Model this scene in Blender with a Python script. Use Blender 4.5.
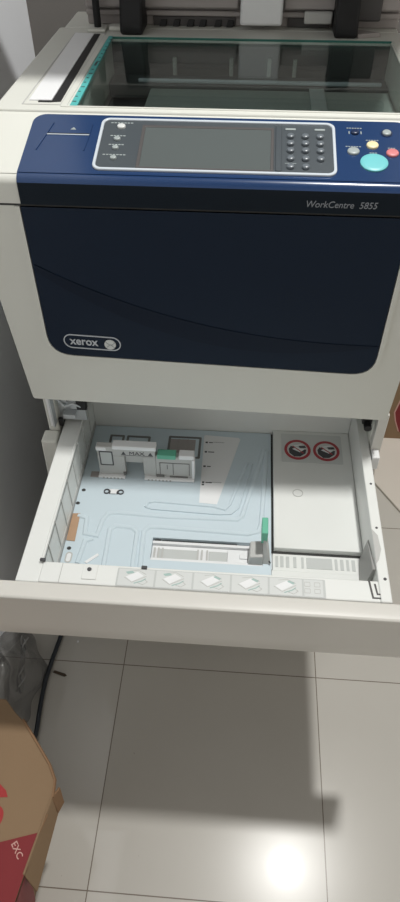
import bpy, bmesh, math, random
from mathutils import Vector, Matrix
random.seed(7)
for o in list(bpy.data.objects): bpy.data.objects.remove(o)
SC = bpy.context.scene
COL = SC.collection
pi, sin, cos = math.pi, math.sin, math.cos

# ------------------------------------------------------------------ camera
F_PX, PITCH, YAW, ROLL = 651.0, .8035, .0752, -.0038
cam = bpy.data.cameras.new('camera'); cam_o = bpy.data.objects.new('camera', cam); COL.objects.link(cam_o)
cam.sensor_fit = 'VERTICAL'; cam.sensor_height = 36; cam.lens = F_PX * 36 / 902
cam.clip_start = .02
Fv = Vector((-sin(YAW) * cos(PITCH), cos(YAW) * cos(PITCH), -sin(PITCH)))
Rv = Fv.cross(Vector((0, 0, 1))).normalized(); Uv = Rv.cross(Fv)
R2 = cos(ROLL) * Rv + sin(ROLL) * Uv; U2 = -sin(ROLL) * Rv + cos(ROLL) * Uv
M = Matrix((R2, U2, -Fv)).transposed().to_4x4(); M.translation = Vector((.008, -.862, 1.294))
cam_o.matrix_world = M
SC.camera = cam_o

# ------------------------------------------------------------------ light
W = bpy.data.worlds.new('room_light'); SC.world = W; W.use_nodes = True
W.node_tree.nodes['Background'].inputs[0].default_value = (1.0, .95, .87, 1)
W.node_tree.nodes['Background'].inputs[1].default_value = .51
LAMP = Vector((.39, -.03, 2.70))
la = bpy.data.lights.new('ceiling_downlight_light', 'AREA'); la.shape = 'DISK'; la.size = .13
la.energy = 37; la.color = (1.0, .99, .955)
lo = bpy.data.objects.new('ceiling_downlight_light', la); COL.objects.link(lo); lo.location = LAMP
vs = SC.view_settings
vs.view_transform = 'Standard'; vs.look = 'None'; vs.gamma = 1; vs.use_curve_mapping = False; vs.exposure = 0.0

# ------------------------------------------------------------------ materials
def mat(name, col, rough=.45, spec=.5, metal=0, bump=0, bscale=300, vary=.03, coat=0):
    m = bpy.data.materials.new(name); m.use_nodes = True
    n, l = m.node_tree.nodes, m.node_tree.links
    b = n['Principled BSDF']
    b.inputs['Roughness'].default_value = rough; b.inputs['Metallic'].default_value = metal
    b.inputs['Specular IOR Level'].default_value = spec
    if coat: b.inputs['Coat Weight'].default_value = coat; b.inputs['Coat Roughness'].default_value = .08
    tc = n.new('ShaderNodeTexCoord'); nz = n.new('ShaderNodeTexNoise')
    nz.inputs['Scale'].default_value = 9; nz.inputs['Detail'].default_value = 5
    l.new(tc.outputs['Object'], nz.inputs['Vector'])
    mx = n.new('ShaderNodeMix'); mx.data_type = 'RGBA'
    c = Vector(col)
    mx.inputs[6].default_value = (*(c * (1 - vary)), 1); mx.inputs[7].default_value = (*(c * (1 + vary)), 1)
    l.new(nz.outputs['Fac'], mx.inputs[0]); l.new(mx.outputs[2], b.inputs['Base Color'])
    if bump:
        n2 = n.new('ShaderNodeTexNoise'); n2.inputs['Scale'].default_value = bscale
        l.new(tc.outputs['Object'], n2.inputs['Vector'])
        bp = n.new('ShaderNodeBump'); bp.inputs['Strength'].default_value = bump; bp.inputs['Distance'].default_value = .002
        l.new(n2.outputs['Fac'], bp.inputs['Height']); l.new(bp.outputs['Normal'], b.inputs['Normal'])
    return m

M_SHELL = mat('warm_white_plastic', (.655, .66, .61), .42, .4, bump=.05, bscale=900)
M_TRAY = mat('cool_white_plastic', (.76, .775, .755), .40, .4)
M_FRONT = mat('tray_front_plastic', (.635, .62, .58), .38, .45, bump=.04, bscale=900)
M_WHITE = mat('bright_white', (.80, .81, .82), .35)
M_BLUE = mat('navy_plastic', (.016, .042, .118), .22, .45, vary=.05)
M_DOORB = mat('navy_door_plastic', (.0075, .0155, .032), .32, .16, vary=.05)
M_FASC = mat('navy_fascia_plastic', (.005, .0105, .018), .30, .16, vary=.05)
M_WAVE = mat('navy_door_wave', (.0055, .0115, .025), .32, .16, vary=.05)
M_DGREY = mat('dark_grey_panel', (.055, .067, .077), .42)
M_SCREEN = mat('screen_glass', (.10, .115, .115), .16, .6)
M_SILVER = mat('silver_trim', (.55, .60, .65), .25, .6)
M_KEY = mat('key_grey', (.13, .15, .17), .3, .6)
M_BTNG = mat('button_grey', (.33, .37, .37), .35)
M_BTNW = mat('button_white', (.62, .64, .63), .35)
M_CYAN = mat('button_cyan', (.15, .51, .54), .4)
M_YELL = mat('button_cream', (.76, .66, .40), .4)
M_RED = mat('button_red', (.60, .19, .20), .4)
M_BTNB = mat('button_navy', (.012, .025, .07), .3)
M_INK = mat('printed_white', (.55, .58, .62), .5)
M_MODEL = mat('model_print', (.25, .27, .30), .5)
M_INKD = mat('printed_dark', (.06, .06, .065), .5)
M_PLATE = mat('pale_blue_steel', (.58, .675, .73), .42, .5, vary=.02)
M_EMB = mat('pale_blue_steel_pressing', (.60, .695, .75), .32, .5, vary=.02)
M_GUIDE = mat('guide_grey_plastic', (.50, .50, .485), .45)
M_RIB = mat('wall_rib_grey', (.58, .585, .57), .45)
M_WALLB = mat('shade_grey_wall', (.17, .16, .15), .75, .3, bump=.08, bscale=60)  # white back wall, with the lid's shade put into its grey
M_SLOT = mat('recess_grey', (.17, .17, .165), .6)
M_PRINTG = mat('green_grey_print', (.36, .50, .47), .5)
M_LABELG = mat('bracket_grey', (.34, .34, .33), .5)
M_GREEN = mat('green_tab', (.14, .47, .33), .45)
M_BLACK = mat('black_plastic', (.014, .014, .015), .5, .3)
M_DARK = mat('dark_cavity', (.035, .035, .034), .7)
M_LID = mat('lid_grey_plastic', (.36, .33, .32), .5)
M_LIDD = mat('lid_dark_grey', (.07, .065, .065), .5)
M_STEEL = mat('bracket_steel', (.52, .55, .57), .3, .5, .2)
M_CARD = mat('corrugated_card', (.26, .175, .105), .8, .2, bump=.15, bscale=120, vary=.06)
M_CARDIN = mat('corrugated_card_edge', (.25, .15, .085), .85, .2, vary=.1)
M_CRED = mat('red_print', (.21, .022, .026), .6, .3, vary=.05)
M_CPINK = mat('pale_print', (.60, .36, .32), .7, .2)
M_LOGORED = mat('logo_red_print', (.36, .035, .035), .6, .3)
M_CORK = mat('tan_friction_pad', (.46, .30, .195), .8, .2)
M_LABEL = mat('label_grey', (.52, .54, .53), .5)
M_LABELD = mat('label_pale', (.63, .65, .64), .5)
M_SIGNRED = mat('sign_red', (.42, .05, .06), .5)
M_TEAL = mat('teal_scale', (.09, .45, .44), .4)
M_TEALD = mat('teal_glass_edge', (.02, .16, .13), .3)
M_CABLE = mat('dark_blue_cable', (.012, .018, .026), .35)
M_BOARD = mat('white_board', (.62, .575, .515), .6, .3, vary=.04)
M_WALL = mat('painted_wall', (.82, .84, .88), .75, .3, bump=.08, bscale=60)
M_CEIL = mat('ceiling_paint', (.40, .395, .38), .9)
M_INT = mat('scanner_interior', (.06, .068, .068), .6)
M_INTG = mat('scanner_carriage_grey', (.42, .45, .42), .5)
M_LAMPT = mat('lamp_trim', (.8, .8, .78), .5)

def floor_mat():
    m = bpy.data.materials.new('glazed_floor_tiles'); m.use_nodes = True
    n, l = m.node_tree.nodes, m.node_tree.links; b = n['Principled BSDF']
    tc = n.new('ShaderNodeTexCoord'); sp = n.new('ShaderNodeSeparateXYZ'); l.new(tc.outputs['Object'], sp.inputs[0])
    def mth(op, a, bb=None):
        q = n.new('ShaderNodeMath'); q.operation = op
        for i, v in enumerate((a, bb)):
            if v is None: continue
            if isinstance(v, (int, float)): q.inputs[i].default_value = v
            else: l.new(v, q.inputs[i])
        return q.outputs[0]
    ds = []
    for ax, off in ((0, .2), (1, .25)):
        f = mth('FRACT', mth('DIVIDE', mth('ADD', sp.outputs[ax], off + 40), .4))
        ds.append(mth('MINIMUM', f, mth('SUBTRACT', 1.0, f)))
    d = mth('MINIMUM', ds[0], ds[1])
    g = mth('LESS_THAN', d, .0024)
    nz = n.new('ShaderNodeTexNoise'); nz.inputs['Scale'].default_value = 5; nz.inputs['Detail'].default_value = 8
    l.new(tc.outputs['Object'], nz.inputs['Vector'])
    cr = n.new('ShaderNodeMix'); cr.data_type = 'RGBA'
    cr.inputs[6].default_value = (.49, .47, .43, 1); cr.inputs[7].default_value = (.545, .525, .485, 1)
    l.new(nz.outputs['Fac'], cr.inputs[0])
    # a few small specks of dirt
    sk = n.new('ShaderNodeTexNoise'); sk.inputs['Scale'].default_value = 55; sk.inputs['Detail'].default_value = 2
    l.new(tc.outputs['Object'], sk.inputs['Vector'])
    spk = mth('GREATER_THAN', sk.outputs['Fac'], .77)
    mx0 = n.new('ShaderNodeMix'); mx0.data_type = 'RGBA'; l.new(mth('MULTIPLY', spk, .35), mx0.inputs[0]); l.new(cr.outputs[2], mx0.inputs[6]); mx0.inputs[7].default_value = (.2, .16, .12, 1)
    mx = n.new('ShaderNodeMix'); mx.data_type = 'RGBA'; l.new(g, mx.inputs[0]); l.new(mx0.outputs[2], mx.inputs[6]); mx.inputs[7].default_value = (.20, .17, .14, 1)
    l.new(mx.outputs[2], b.inputs['Base Color'])
    b.inputs['Roughness'].default_value = .24; b.inputs['Coat Weight'].default_value = .5; b.inputs['Coat Roughness'].default_value = .03; b.inputs['Specular IOR Level'].default_value = .27
    bp = n.new('ShaderNodeBump'); bp.inputs['Strength'].default_value = .35; bp.inputs['Distance'].default_value = .001; bp.invert = True
    l.new(g, bp.inputs['Height']); l.new(bp.outputs['Normal'], b.inputs['Normal'])
    return m
M_FLOOR = floor_mat()

def glass_mat():
    m = bpy.data.materials.new('platen_glass'); m.use_nodes = True
    n, l = m.node_tree.nodes, m.node_tree.links
    n.remove(n['Principled BSDF'])
    t = n.new('ShaderNodeBsdfTransparent'); t.inputs[0].default_value = (.90, .95, .94, 1)
    g = n.new('ShaderNodeBsdfGlossy'); g.inputs['Roughness'].default_value = .02
    fr = n.new('ShaderNodeFresnel'); ge = n.new('ShaderNodeNewGeometry'); mi = n.new('ShaderNodeMix'); mi.inputs[2].default_value = 1.45; mi.inputs[3].default_value = 1/1.45; l.new(ge.outputs['Backfacing'], mi.inputs[0]); l.new(mi.outputs[0], fr.inputs['IOR'])
    mx = n.new('ShaderNodeMixShader'); l.new(fr.outputs[0], mx.inputs[0]); l.new(t.outputs[0], mx.inputs[1]); l.new(g.outputs[0], mx.inputs[2])
    l.new(mx.outputs[0], n['Material Output'].inputs[0])
    return m
M_GLASS = glass_mat()

def bag_mat():
    m = bpy.data.materials.new('clear_plastic_film'); m.use_nodes = True
    n, l = m.node_tree.nodes, m.node_tree.links
    b = n['Principled BSDF']; b.inputs['Base Color'].default_value = (.17, .17, .17, 1); b.inputs['Roughness'].default_value = .22
    b.inputs['Specular IOR Level'].default_value = .8
    t = n.new('ShaderNodeBsdfTransparent'); mx = n.new('ShaderNodeMixShader')
    lw = n.new('ShaderNodeLayerWeight'); lw.inputs['Blend'].default_value = .35
    mr = n.new('ShaderNodeMapRange'); mr.inputs[3].default_value = .45; mr.inputs[4].default_value = .95
    l.new(lw.outputs['Facing'], mr.inputs[0]); l.new(mr.outputs[0], mx.inputs[0])
    l.new(t.outputs[0], mx.inputs[1]); l.new(b.outputs[0], mx.inputs[2]); l.new(mx.outputs[0], n['Material Output'].inputs[0])
    return m
M_BAG = bag_mat()
M_BAGN = mat('gathered_film', (.24, .24, .235), .25, .7)

# ------------------------------------------------------------------ mesh helpers (all in room coordinates)
def worldpos(o):
    v = Vector((0, 0, 0))
    while o: v += o.location; o = o.parent
    return v
class MB:
    def __init__(s): s.bm = bmesh.new()
    def box(s, x0, x1, y0, y1, z0, z1):
        c = [s.bm.verts.new(p) for p in ((x0,y0,z0),(x1,y0,z0),(x1,y1,z0),(x0,y1,z0),(x0,y0,z1),(x1,y0,z1),(x1,y1,z1),(x0,y1,z1))]
        for f in ((3,2,1,0),(4,5,6,7),(0,1,5,4),(1,2,6,5),(2,3,7,6),(3,0,4,7)): s.bm.faces.new([c[i] for i in f])
        return s
    def hexa(s, pts):                       # eight corners, bottom four then top four
        c = [s.bm.verts.new(p) for p in pts]
        for f in ((3,2,1,0),(4,5,6,7),(0,1,5,4),(1,2,6,5),(2,3,7,6),(3,0,4,7)): s.bm.faces.new([c[i] for i in f])
        return s
    def prism(s, pts, fn, h0, h1):          # polygon pts (u,v) extruded from h0 to h1 through fn(u,v,h)
        a = [s.bm.verts.new(fn(u, v, h0)) for u, v in pts]; b = [s.bm.verts.new(fn(u, v, h1)) for u, v in pts]
        n = len(pts); s.bm.faces.new(a[::-1]); s.bm.faces.new(b)
        for i in range(n): s.bm.faces.new((a[i], a[(i+1)%n], b[(i+1)%n], b[i]))
        return s
    def ring(s, po, pi_, fn, h0, h1):
        n = len(po); V = lambda P, h: [s.bm.verts.new(fn(u, v, h)) for u, v in P]
        a, b, c, d = V(po, h0), V(po, h1), V(pi_, h0), V(pi_, h1)
        for i in range(n):
            j = (i+1) % n
            s.bm.faces.new((b[i], b[j], d[j], d[i])); s.bm.faces.new((a[j], a[i], c[i], c[j]))
            s.bm.faces.new((a[i], a[j], b[j], b[i])); s.bm.faces.new((d[i], d[j], c[j], c[i]))
        return s
    def dome(s, cx, cy, rx, ry, fn, h0, h1, n=28):   # a round key: straight wall then a rounded top
        rings = [(1, h0), (1, h0 + (h1-h0)*.6), (.93, h0 + (h1-h0)*.85), (.75, h1), (.3, h1 + (h1-h0)*.06)]
        vs_ = [[s.bm.verts.new(fn(cx + rx*k*cos(2*pi*i/n), cy + ry*k*sin(2*pi*i/n), h)) for i in range(n)] for k, h in rings]
        for r0, r1 in zip(vs_, vs_[1:]):
            for i in range(n): s.bm.faces.new((r0[i], r0[(i+1)%n], r1[(i+1)%n], r1[i]))
        s.bm.faces.new(vs_[-1]); s.bm.faces.new(vs_[0][::-1]); return s
    def tube(s, pts, r, n=10):
        pts = [Vector(p) for p in pts]; rings = []; up = Vector((0, 0, 1))
        for i, p in enumerate(pts):
            d = (pts[min(i+1, len(pts)-1)] - pts[max(i-1, 0)]).normalized()
            a = d.cross(up if abs(d.z) < .9 else Vector((1, 0, 0))).normalized(); b = d.cross(a)
            rings.append([s.bm.verts.new(p + r*(cos(2*pi*k/n)*a + sin(2*pi*k/n)*b)) for k in range(n)])
        for r0, r1 in zip(rings, rings[1:]):
            for k in range(n): s.bm.faces.new((r0[k], r0[(k+1)%n], r1[(k+1)%n], r1[k]))
        s.bm.faces.new(rings[0][::-1]); s.bm.faces.new(rings[-1]); return s
    def ribbon(s, pts, w, fn, h0, h1):      # a raised line with chamfered flanks along a polyline
        P = [Vector((*p, 0)) for p in pts]; rows = []
        for i, p in enumerate(P):
            d0 = (P[i] - P[max(i-1, 0)]); d1 = (P[min(i+1, len(P)-1)] - P[i])
            if d0.length < 1e-9: d0 = d1
            if d1.length < 1e-9: d1 = d0
            d0.normalize(); d1.normalize(); d = (d0 + d1).normalized(); nrm = Vector((-d.y, d.x, 0)); k = 1/max(.4, d.dot(d0))
            rows.append([s.bm.verts.new(fn(*(p + nrm*o*k).xy, h)) for o, h in ((-w/2, h0), (-w/4, h1), (w/4, h1), (w/2, h0))])
        for a, b in zip(rows, rows[1:]):
            for k in range(3): s.bm.faces.new((a[k], a[k+1], b[k+1], b[k]))
        s.bm.faces.new(rows[0]); s.bm.faces.new(rows[-1][::-1]); return s
    def text(s, body, size, fn, h0, h1, origin, xd=(1, 0), yd=(0, 1), bold=0, shear=0, align='LEFT', sx=1.0):
        cu = bpy.data.curves.new('t', 'FONT'); cu.body = body; cu.size = size; cu.fill_mode = 'FRONT'; cu.resolution_u = 3
        cu.offset = bold; cu.shear = shear; cu.align_x = align
        ob = bpy.data.objects.new('t', cu); COL.objects.link(ob)
        dg = bpy.context.evaluated_depsgraph_get(); dg.update()
        me = bpy.data.meshes.new_from_object(ob.evaluated_get(dg)); bpy.data.objects.remove(ob); bpy.data.curves.remove(cu)
        b2 = bmesh.new(); b2.from_mesh(me); bpy.data.meshes.remove(me)
        r = bmesh.ops.extrude_face_region(b2, geom=b2.faces[:])
        top = {v for v in r['geom'] if isinstance(v, bmesh.types.BMVert)}
        mp = {}
        for v in b2.verts:
            u = origin[0] + v.co.x*sx*xd[0] + v.co.y*yd[0]; w = origin[1] + v.co.x*sx*xd[1] + v.co.y*yd[1]
            mp[v] = s.bm.verts.new(fn(u, w, h1 if v in top else h0))
        for f in b2.faces:
            try: s.bm.faces.new([mp[v] for v in f.verts])
            except ValueError: pass
        b2.free(); return s
    def each(s, name, material, parent=None, bevel=0, smooth=None):   # every loose piece its own object
        left = set(s.bm.verts); out = []
        s.bm.verts.index_update()
        while left:
            st = [left.pop()]; grp = set(st)
            while st:
                v = st.pop()
                for e in v.link_edges:
                    w = e.other_vert(v)
                    if w not in grp: grp.add(w); left.discard(w); st.append(w)
            m = MB(); mp = {v: m.bm.verts.new(v.co) for v in sorted(grp, key=lambda v: v.index)}
            for f in s.bm.faces:
                if f.verts[0] in grp: m.bm.faces.new([mp[v] for v in f.verts])
            out.append(m.build(name, material, parent, bevel, 2, smooth))
        s.bm.free(); return out
    def build(s, name, material, parent=None, bevel=0, seg=2, smooth=None):
        bmesh.ops.recalc_face_normals(s.bm, faces=s.bm.faces[:])
        me = bpy.data.meshes.new(name); o = bpy.data.objects.new(name, me); COL.objects.link(o)
        off = worldpos(parent) if parent else None
        if off is None:                      # a top-level mesh: origin at the middle of its base
            cs = [v.co for v in s.bm.verts]
            off = Vector(((min(c.x for c in cs)+max(c.x for c in cs))/2, (min(c.y for c in cs)+max(c.y for c in cs))/2, min(c.z for c in cs)))
            o.location = off
        for v in s.bm.verts: v.co -= off
        s.bm.to_mesh(me); s.bm.free(); me.materials.append(material)
        if parent: o.parent = parent
        if bevel:
            md = o.modifiers.new('edge', 'BEVEL'); md.width = bevel; md.segments = seg; md.limit_method = 'ANGLE'; md.angle_limit = math.radians(35)
            md.harden_normals = False
        if smooth is None: smooth = bool(bevel)
        if smooth:
            for p in me.polygons: p.use_smooth = True
            me.set_sharp_from_angle(angle=math.radians(40))
        return o
def thing(name, label, cat, loc, group=None):
    o = bpy.data.objects.new(name, None); COL.objects.link(o); o.location = loc; o.empty_display_size = .05
    return tag(o, label, cat, group)
def tag(o, label, cat, group=None):
    o['label'] = label; o['category'] = cat
    if group: o['group'] = group
    return o
def struct(o): o['kind'] = 'structure'; return o
def rr(x0, x1, y0, y1, r, n=6):             # rounded rectangle; r may be one radius or four (ll, lr, ur, ul)
    if not isinstance(r, (list, tuple)): r = (r,)*4
    out = []
    for (cx, cy, a0), q in zip((( x0, y0, pi), (x1, y0, 1.5*pi), (x1, y1, 0), (x0, y1, .5*pi)), r):
        sx, sy = (1 if cx == x0 else -1), (1 if cy == y0 else -1)
        for k in range(n+1):
            a = a0 + k*pi/2/n; out.append((cx + sx*q + q*cos(a), cy + sy*q + q*sin(a)))
    return out
def circ(cx, cy, rx, ry=None, n=32):
    ry = ry or rx; return [(cx + rx*cos(2*pi*i/n), cy + ry*sin(2*pi*i/n)) for i in range(n)]
FXY = lambda z: (lambda u, v, h: (u, v, z + h))           # on a level surface at height z
FXZ = lambda y: (lambda u, v, h: (u, y - h, v))           # on a front-facing surface, h towards the viewer
SL = .252; CA = 1/math.sqrt(1 + SL*SL)
def PAN(u, v, h):                                          # on the tilted control panel: u = x, v = y
    return (u, v - SL*CA*h, 1.004 + SL*(v + .02) + CA*h)

# ------------------------------------------------------------------ the room
b = MB().box(-.47, 2.2, -2.4, .72, -.05, 0); fl = struct(b.build('floor', M_FLOOR)); 
for v in fl.data.vertices: v.co += fl.location
fl.location = (0, 0, 0)
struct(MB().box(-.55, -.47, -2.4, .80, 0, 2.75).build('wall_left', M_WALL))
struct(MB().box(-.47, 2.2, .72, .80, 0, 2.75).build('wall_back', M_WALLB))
struct(MB().box(-.55, 2.2, -2.4, .80, 2.75, 2.80).build('ceiling', M_CEIL))
cl = thing('ceiling_downlight', 'round white downlight set in the ceiling above the copier', 'lamp', (LAMP.x, LAMP.y, 2.70))
MB().ring(circ(LAMP.x, LAMP.y, .105), circ(LAMP.x, LAMP.y, .088), FXY(2.70), -.004, .05).build('trim_ring', M_LAMPT, cl, .002)

# ------------------------------------------------------------------ the copier
cp = thing('photocopier', 'large white and navy office copier with its paper tray pulled open', 'photocopier', (-.03, .17, 0))

# --- lower cabinet with the open bay for the tray
b = MB()
b.box(-.298, -.280, -.112, .46, .43, .628); b.box(.222, .240, -.112, .46, .43, .628)
b.box(-.280, .222, .42, .46, .43, .628); b.box(-.300, .240, -.12, .46, .05, .43)
b.build('cabinet', M_SHELL, cp, .004)
for s0, s1 in ((-.305, -.279),):
    MB().hexa(((s0,-.150,.432),(s1,-.150,.432),(s1,-.113,.432),(s0,-.113,.432),(s0,-.140,.548),(s1,-.140,.548),(s1,-.113,.548),(s0,-.113,.548))).build('bay_corner_post', M_SHELL, cp, .003)
MB().box(.2235, .2385, -.128, -.113, .432, .628).build('bay_jamb', M_FRONT, cp, .001)
MB().box(.2240, .2360, -.147, -.128, .528, .5555).build('bay_corner_post', M_WHITE, cp, .002)
MB().box(.2240, .2330, -.140, -.128, .432, .528).build('bay_corner_post', M_GUIDE, cp, .002)
for z0, z1 in ((.245, .425), (.06, .24)):
    dr = MB().hexa(((-.302,-.150,z0),(.242,-.150,z0),(.242,-.122,z0),(-.302,-.122,z0),(-.302,-.158,z1),(.242,-.158,z1),(.242,-.122,z1),(-.302,-.122,z1))).build('lower_drawer', M_FRONT, cp, .006)
    MB().box(-.14, .08, -.162, -.1585, z1-.035, z1-.012).build('drawer_pull', M_GUIDE, dr, .004)
for cx in (-.26, .20):
    for cy in (-.06, .40):
        b = MB(); b.prism(circ(cy, .026, .025, n=24), lambda u, v, h: (cx + h, u, v), -.011, .011); b.box(cx-.016, cx+.016, cy-.018, cy+.018, .042, .052); b.build('caster', M_BLACK, cp, .002)

# bay fittings seen past the tray's left wall
b = MB(); b.box(-.284, -.281, -.125, -.05, .565, .628); b.box(-.281, -.236, -.095, -.091, .556, .628)
b.box(-.276, -.262, -.104, -.095, .600, .622); b.box(-.258, -.240, -.101, -.095, .585, .612); b.box(-.270, -.250, -.110, -.095, .572, .580)
for q in ((-.270, .590), (-.246, .620), (-.262, .566)): b.prism(circ(q[0], q[1], .0045, n=14), FXZ(-.095), 0, .006)
b.tube([(-.28, -.104, .612), (-.265, -.108, .597), (-.252, -.107, .603), (-.24, -.104, .594)], .0022, 8)
b.build('slide_latch', M_STEEL, cp, .001)
b = MB(); b.box(-.247, -.231, -.106, -.096, .588, .606); b.box(-.279, -.272, -.112, -.106, .556, .572); b.each('latch_block', M_BLACK, cp, .001)
b = MB(); b.box(-.290, -.284, -.119, -.113, .562, .628); b.build('bay_edge_strip', M_WHITE, cp, .001)
MB().box(.203, .218, -.118, -.100, .598, .622).prism(circ(.2105, .60, .006, n=14), FXZ(-.118), 0, .012).build('slide_stop', M_BLACK, cp, .001)

# --- upper housing behind the door
b = MB(); b.box(-.302, .242, -.100, .46, .628, .93); b.build('upper_housing', M_SHELL, cp, .006)
# front cover with an opening for the navy door
def quad_pts(P, R_, n):                       # quadrilateral with rounded corners, ll lr ur ul
    out = []
    for i in range(4):
        p = Vector(P[i]); a = (Vector(P[i-1]) - p).normalized(); c = (Vector(P[(i+1) % 4]) - p).normalized(); r = R_[i]
        for k in range(n+1):
            t = k/n; q = p + a*r*(1-t)**2 + c*r*t**2; out.append((q.x, q.y))
    return out
CI = quad_pts(((-.2600,.7225),(.1975,.7085),(.1985,.9409),(-.2605,.9409)), (.034,.034,.0004,.0004), 6)
CO = quad_pts(((-.3015,.6345),(.2335,.6230),(.2470,.9415),(-.3235,.9415)), (.005,.005,.002,.002), 6)
fc = MB().ring(CO, CI, FXZ(-.100), 0, .034).build('front_cover', M_SHELL, cp, .002)
def grow(P, d): return quad_pts(((-.2600-d,.7225-d),(.1975+d,.7085-d),(.1985+d,.9407),(-.2605-d,.9407)), (.034+d,.034+d,.0004,.0004), 6)
MB().ring(grow(0, .0060), grow(0, -.0004), FXZ(-.1335), 0, .0030).build('door_rim', M_SHELL, fc, .0012)

# --- navy front door
def door_outline(): return [(u, v) for u, v in grow(0, -.0016)]
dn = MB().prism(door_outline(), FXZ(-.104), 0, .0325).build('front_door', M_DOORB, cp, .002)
wav = []
for k in range(25):
    t = k/24; x = -.2565 + t*.451
    wav.append((x, .760 + .105*(1-t)**2.3))
low = [(x, z - .030*math.sin(pi*min(1, .08 + .92*k/24))**.8) for k, (x, z) in enumerate(wav)]
MB().prism(wav + low[::-1], FXZ(-.1365), 0, .0009).build('wave_relief', M_WAVE, dn)
lg = MB(); P = rr(-.2365, -.1565, .7355, .7585, .0115, 8)
Q = rr(-.2352, -.1578, .7368, .7572, .0102, 8)
sk = lambda L: [(u, v - .04*(u + .2)) for u, v in L]
lg.ring(sk(P), sk(Q), FXZ(-.1365), 0, .0012); lg.build('badge_outline', M_INK, dn)
lg = MB().text('xerox', .0185, FXZ(-.1365), 0, .0011, (-.2275, .7430), (1, -.04), (0, 1), bold=.0002, sx=.86)
lg.build('badge_lettering', M_INK, dn)
lg = MB(); lg.prism(circ(-.1715, .7445, .0080, n=28), FXZ(-.1365), 0, .0012)
lg.build('badge_ball', M_BTNW, dn)
lg = MB()
for sgn in (1, -1): lg.ribbon([(-.1715 - sgn*.0062, .7445 + .0048), (-.1715 - sgn*.0010, .7445), (-.1715 + sgn*.0005, .7445), (-.1715 + sgn*.0062, .7445 - .0048)] if sgn > 0 else [(-.1762, .7402), (-.1715, .7447), (-.1690, .7441), (-.1648, .7486)], .0012, FXZ(-.1376), 0, .0006)
lg.build('badge_ribbon', M_BTNG, dn)

# --- control console: white ends with the navy panel laid over
def prof():
    p = [(-.0155, 1.0051), (-.02, 1.004)]
    p += [(-.02 - .108*k/6, 1.004 - SL*.108*k/6) for k in range(1, 7)]
    cy, cz, r = -.1250, .9665, .0100
    for k in range(9):
        a = math.radians(76 + (180-76)*k/8); p.append((cy + r*cos(a), cz + r*sin(a)))
    p.append((-.1352, .9440)); return p
PR = prof()
b = MB(); bm = b.bm
x0, x1 = -.3265, .252
NR = 8
rows = []
for ix in range(2*NR + 2):                    # rounded outer ends
    if ix <= NR: a = ix*pi/2/NR; x = x0 + .020*(1 - sin(a)); ins = .020*(1 - cos(pi/2 - a)) if False else .014*(1 - math.sqrt(max(0, 1 - (1 - (1 - sin(a)))**2)))
    if ix <= NR: t = ix/NR; x = x0 + .018*t; ins = .014*(1 - math.sqrt(max(0, 1 - (1-t)**2)))
    else: t = 1 - (ix - NR - 1)/NR; x = x1 - .018*t; ins = .014*(1 - math.sqrt(max(0, 1 - (1-t)**2)))
    rows.append([bm.verts.new((x, y + (ins if y < -.12 else ins*.0), z - (ins*.35 if z > .96 else 0))) for y, z in PR] + [bm.verts.new((x, -.0155, .9440))])
for r0, r1 in zip(rows, rows[1:]):
    n = len(r0)
    for k in range(n): bm.faces.new((r0[k], r0[(k+1)%n], r1[(k+1)%n], r1[k]))
bm.faces.new(rows[0][::-1]); bm.faces.new(rows[-1])
con = b.build('console', M_SHELL, cp, smooth=True)

b = MB(); bm = b.bm                            # navy overlay
s = 0; rowsT = []; pts = []
base = PR[1:]
cum = [0]
for (ya, za), (yb, zb) in zip(base, base[1:]): cum.append(cum[-1] + math.hypot(yb-ya, zb-za))
def at_s(sv):
    for i in range(len(cum)-1):
        if sv <= cum[i+1] + 1e-9:
            t = (sv - cum[i])/(cum[i+1]-cum[i]); (ya, za), (yb, zb) = base[i], base[i+1]
            return ya + t*(yb-ya), za + t*(zb-za)
    return base[-1]
def nrm_s(sv):
    a, c = at_s(max(0, sv - .001)), at_s(min(cum[-1], sv + .001)); dy, dz = c[0]-a[0], c[1]-a[1]; L = math.hypot(dy, dz)
    return (dz/L, -dy/L)
SS = [.0012 + .016*(1 - cos(k*pi/2/7)) for k in range(8)] + [.03, .06, .09] + [.10 + (cum[-1] - .1)*k/16 for k in range(17)]
XN = 12
top, bot = [], []
for sv in SS:
    y, z = at_s(sv); ny, nz = nrm_s(sv)
    if nz < 0: ny, nz = -ny, -nz
    if sv > .12: ny, nz = (-abs(ny), nz)
    q = min(1, (sv - .0012)/.016); ins = .016*(1 - math.sqrt(max(0, 1 - (1-q)**2)))
    xl, xr = -.2575 + ins, .1965 - ins
    top.append([bm.verts.new((xl + (xr-xl)*k/XN, y + ny*.0016, z + nz*.0016)) for k in range(XN+1)])
    bot.append([bm.verts.new((xl + (xr-xl)*k/XN, y - ny*.001, z - nz*.001)) for k in range(XN+1)])
CUT = next(i for i, sv in enumerate(SS) if at_s(sv)[1] < .9700)
FCO = [[[v.co.copy() for v in row] for row in G[CUT:]] for G in (top, bot)];
for G in (top, bot):
    for row in G[CUT+1:]:
        for v in row: bm.verts.remove(v)
top, bot = top[:CUT+1], bot[:CUT+1]; 
for G, flip in ((top, 0), (bot, 1)):
    for r0, r1 in zip(G, G[1:]):
        for k in range(XN): bm.faces.new((r0[k], r0[k+1], r1[k+1], r1[k]))
for i in range(len(top)-1):
    for k in (0, XN): bm.faces.new((top[i][k], top[i+1][k], bot[i+1][k], bot[i][k]))
for i in (0, -1):
    for k in range(XN): bm.faces.new((top[i][k], top[i][k+1], bot[i][k+1], bot[i][k]))
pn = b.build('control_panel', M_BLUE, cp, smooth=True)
PH = .0016
fb = MB(); ff = [[[fb.bm.verts.new(v) for v in row] for row in G] for G in FCO]
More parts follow.
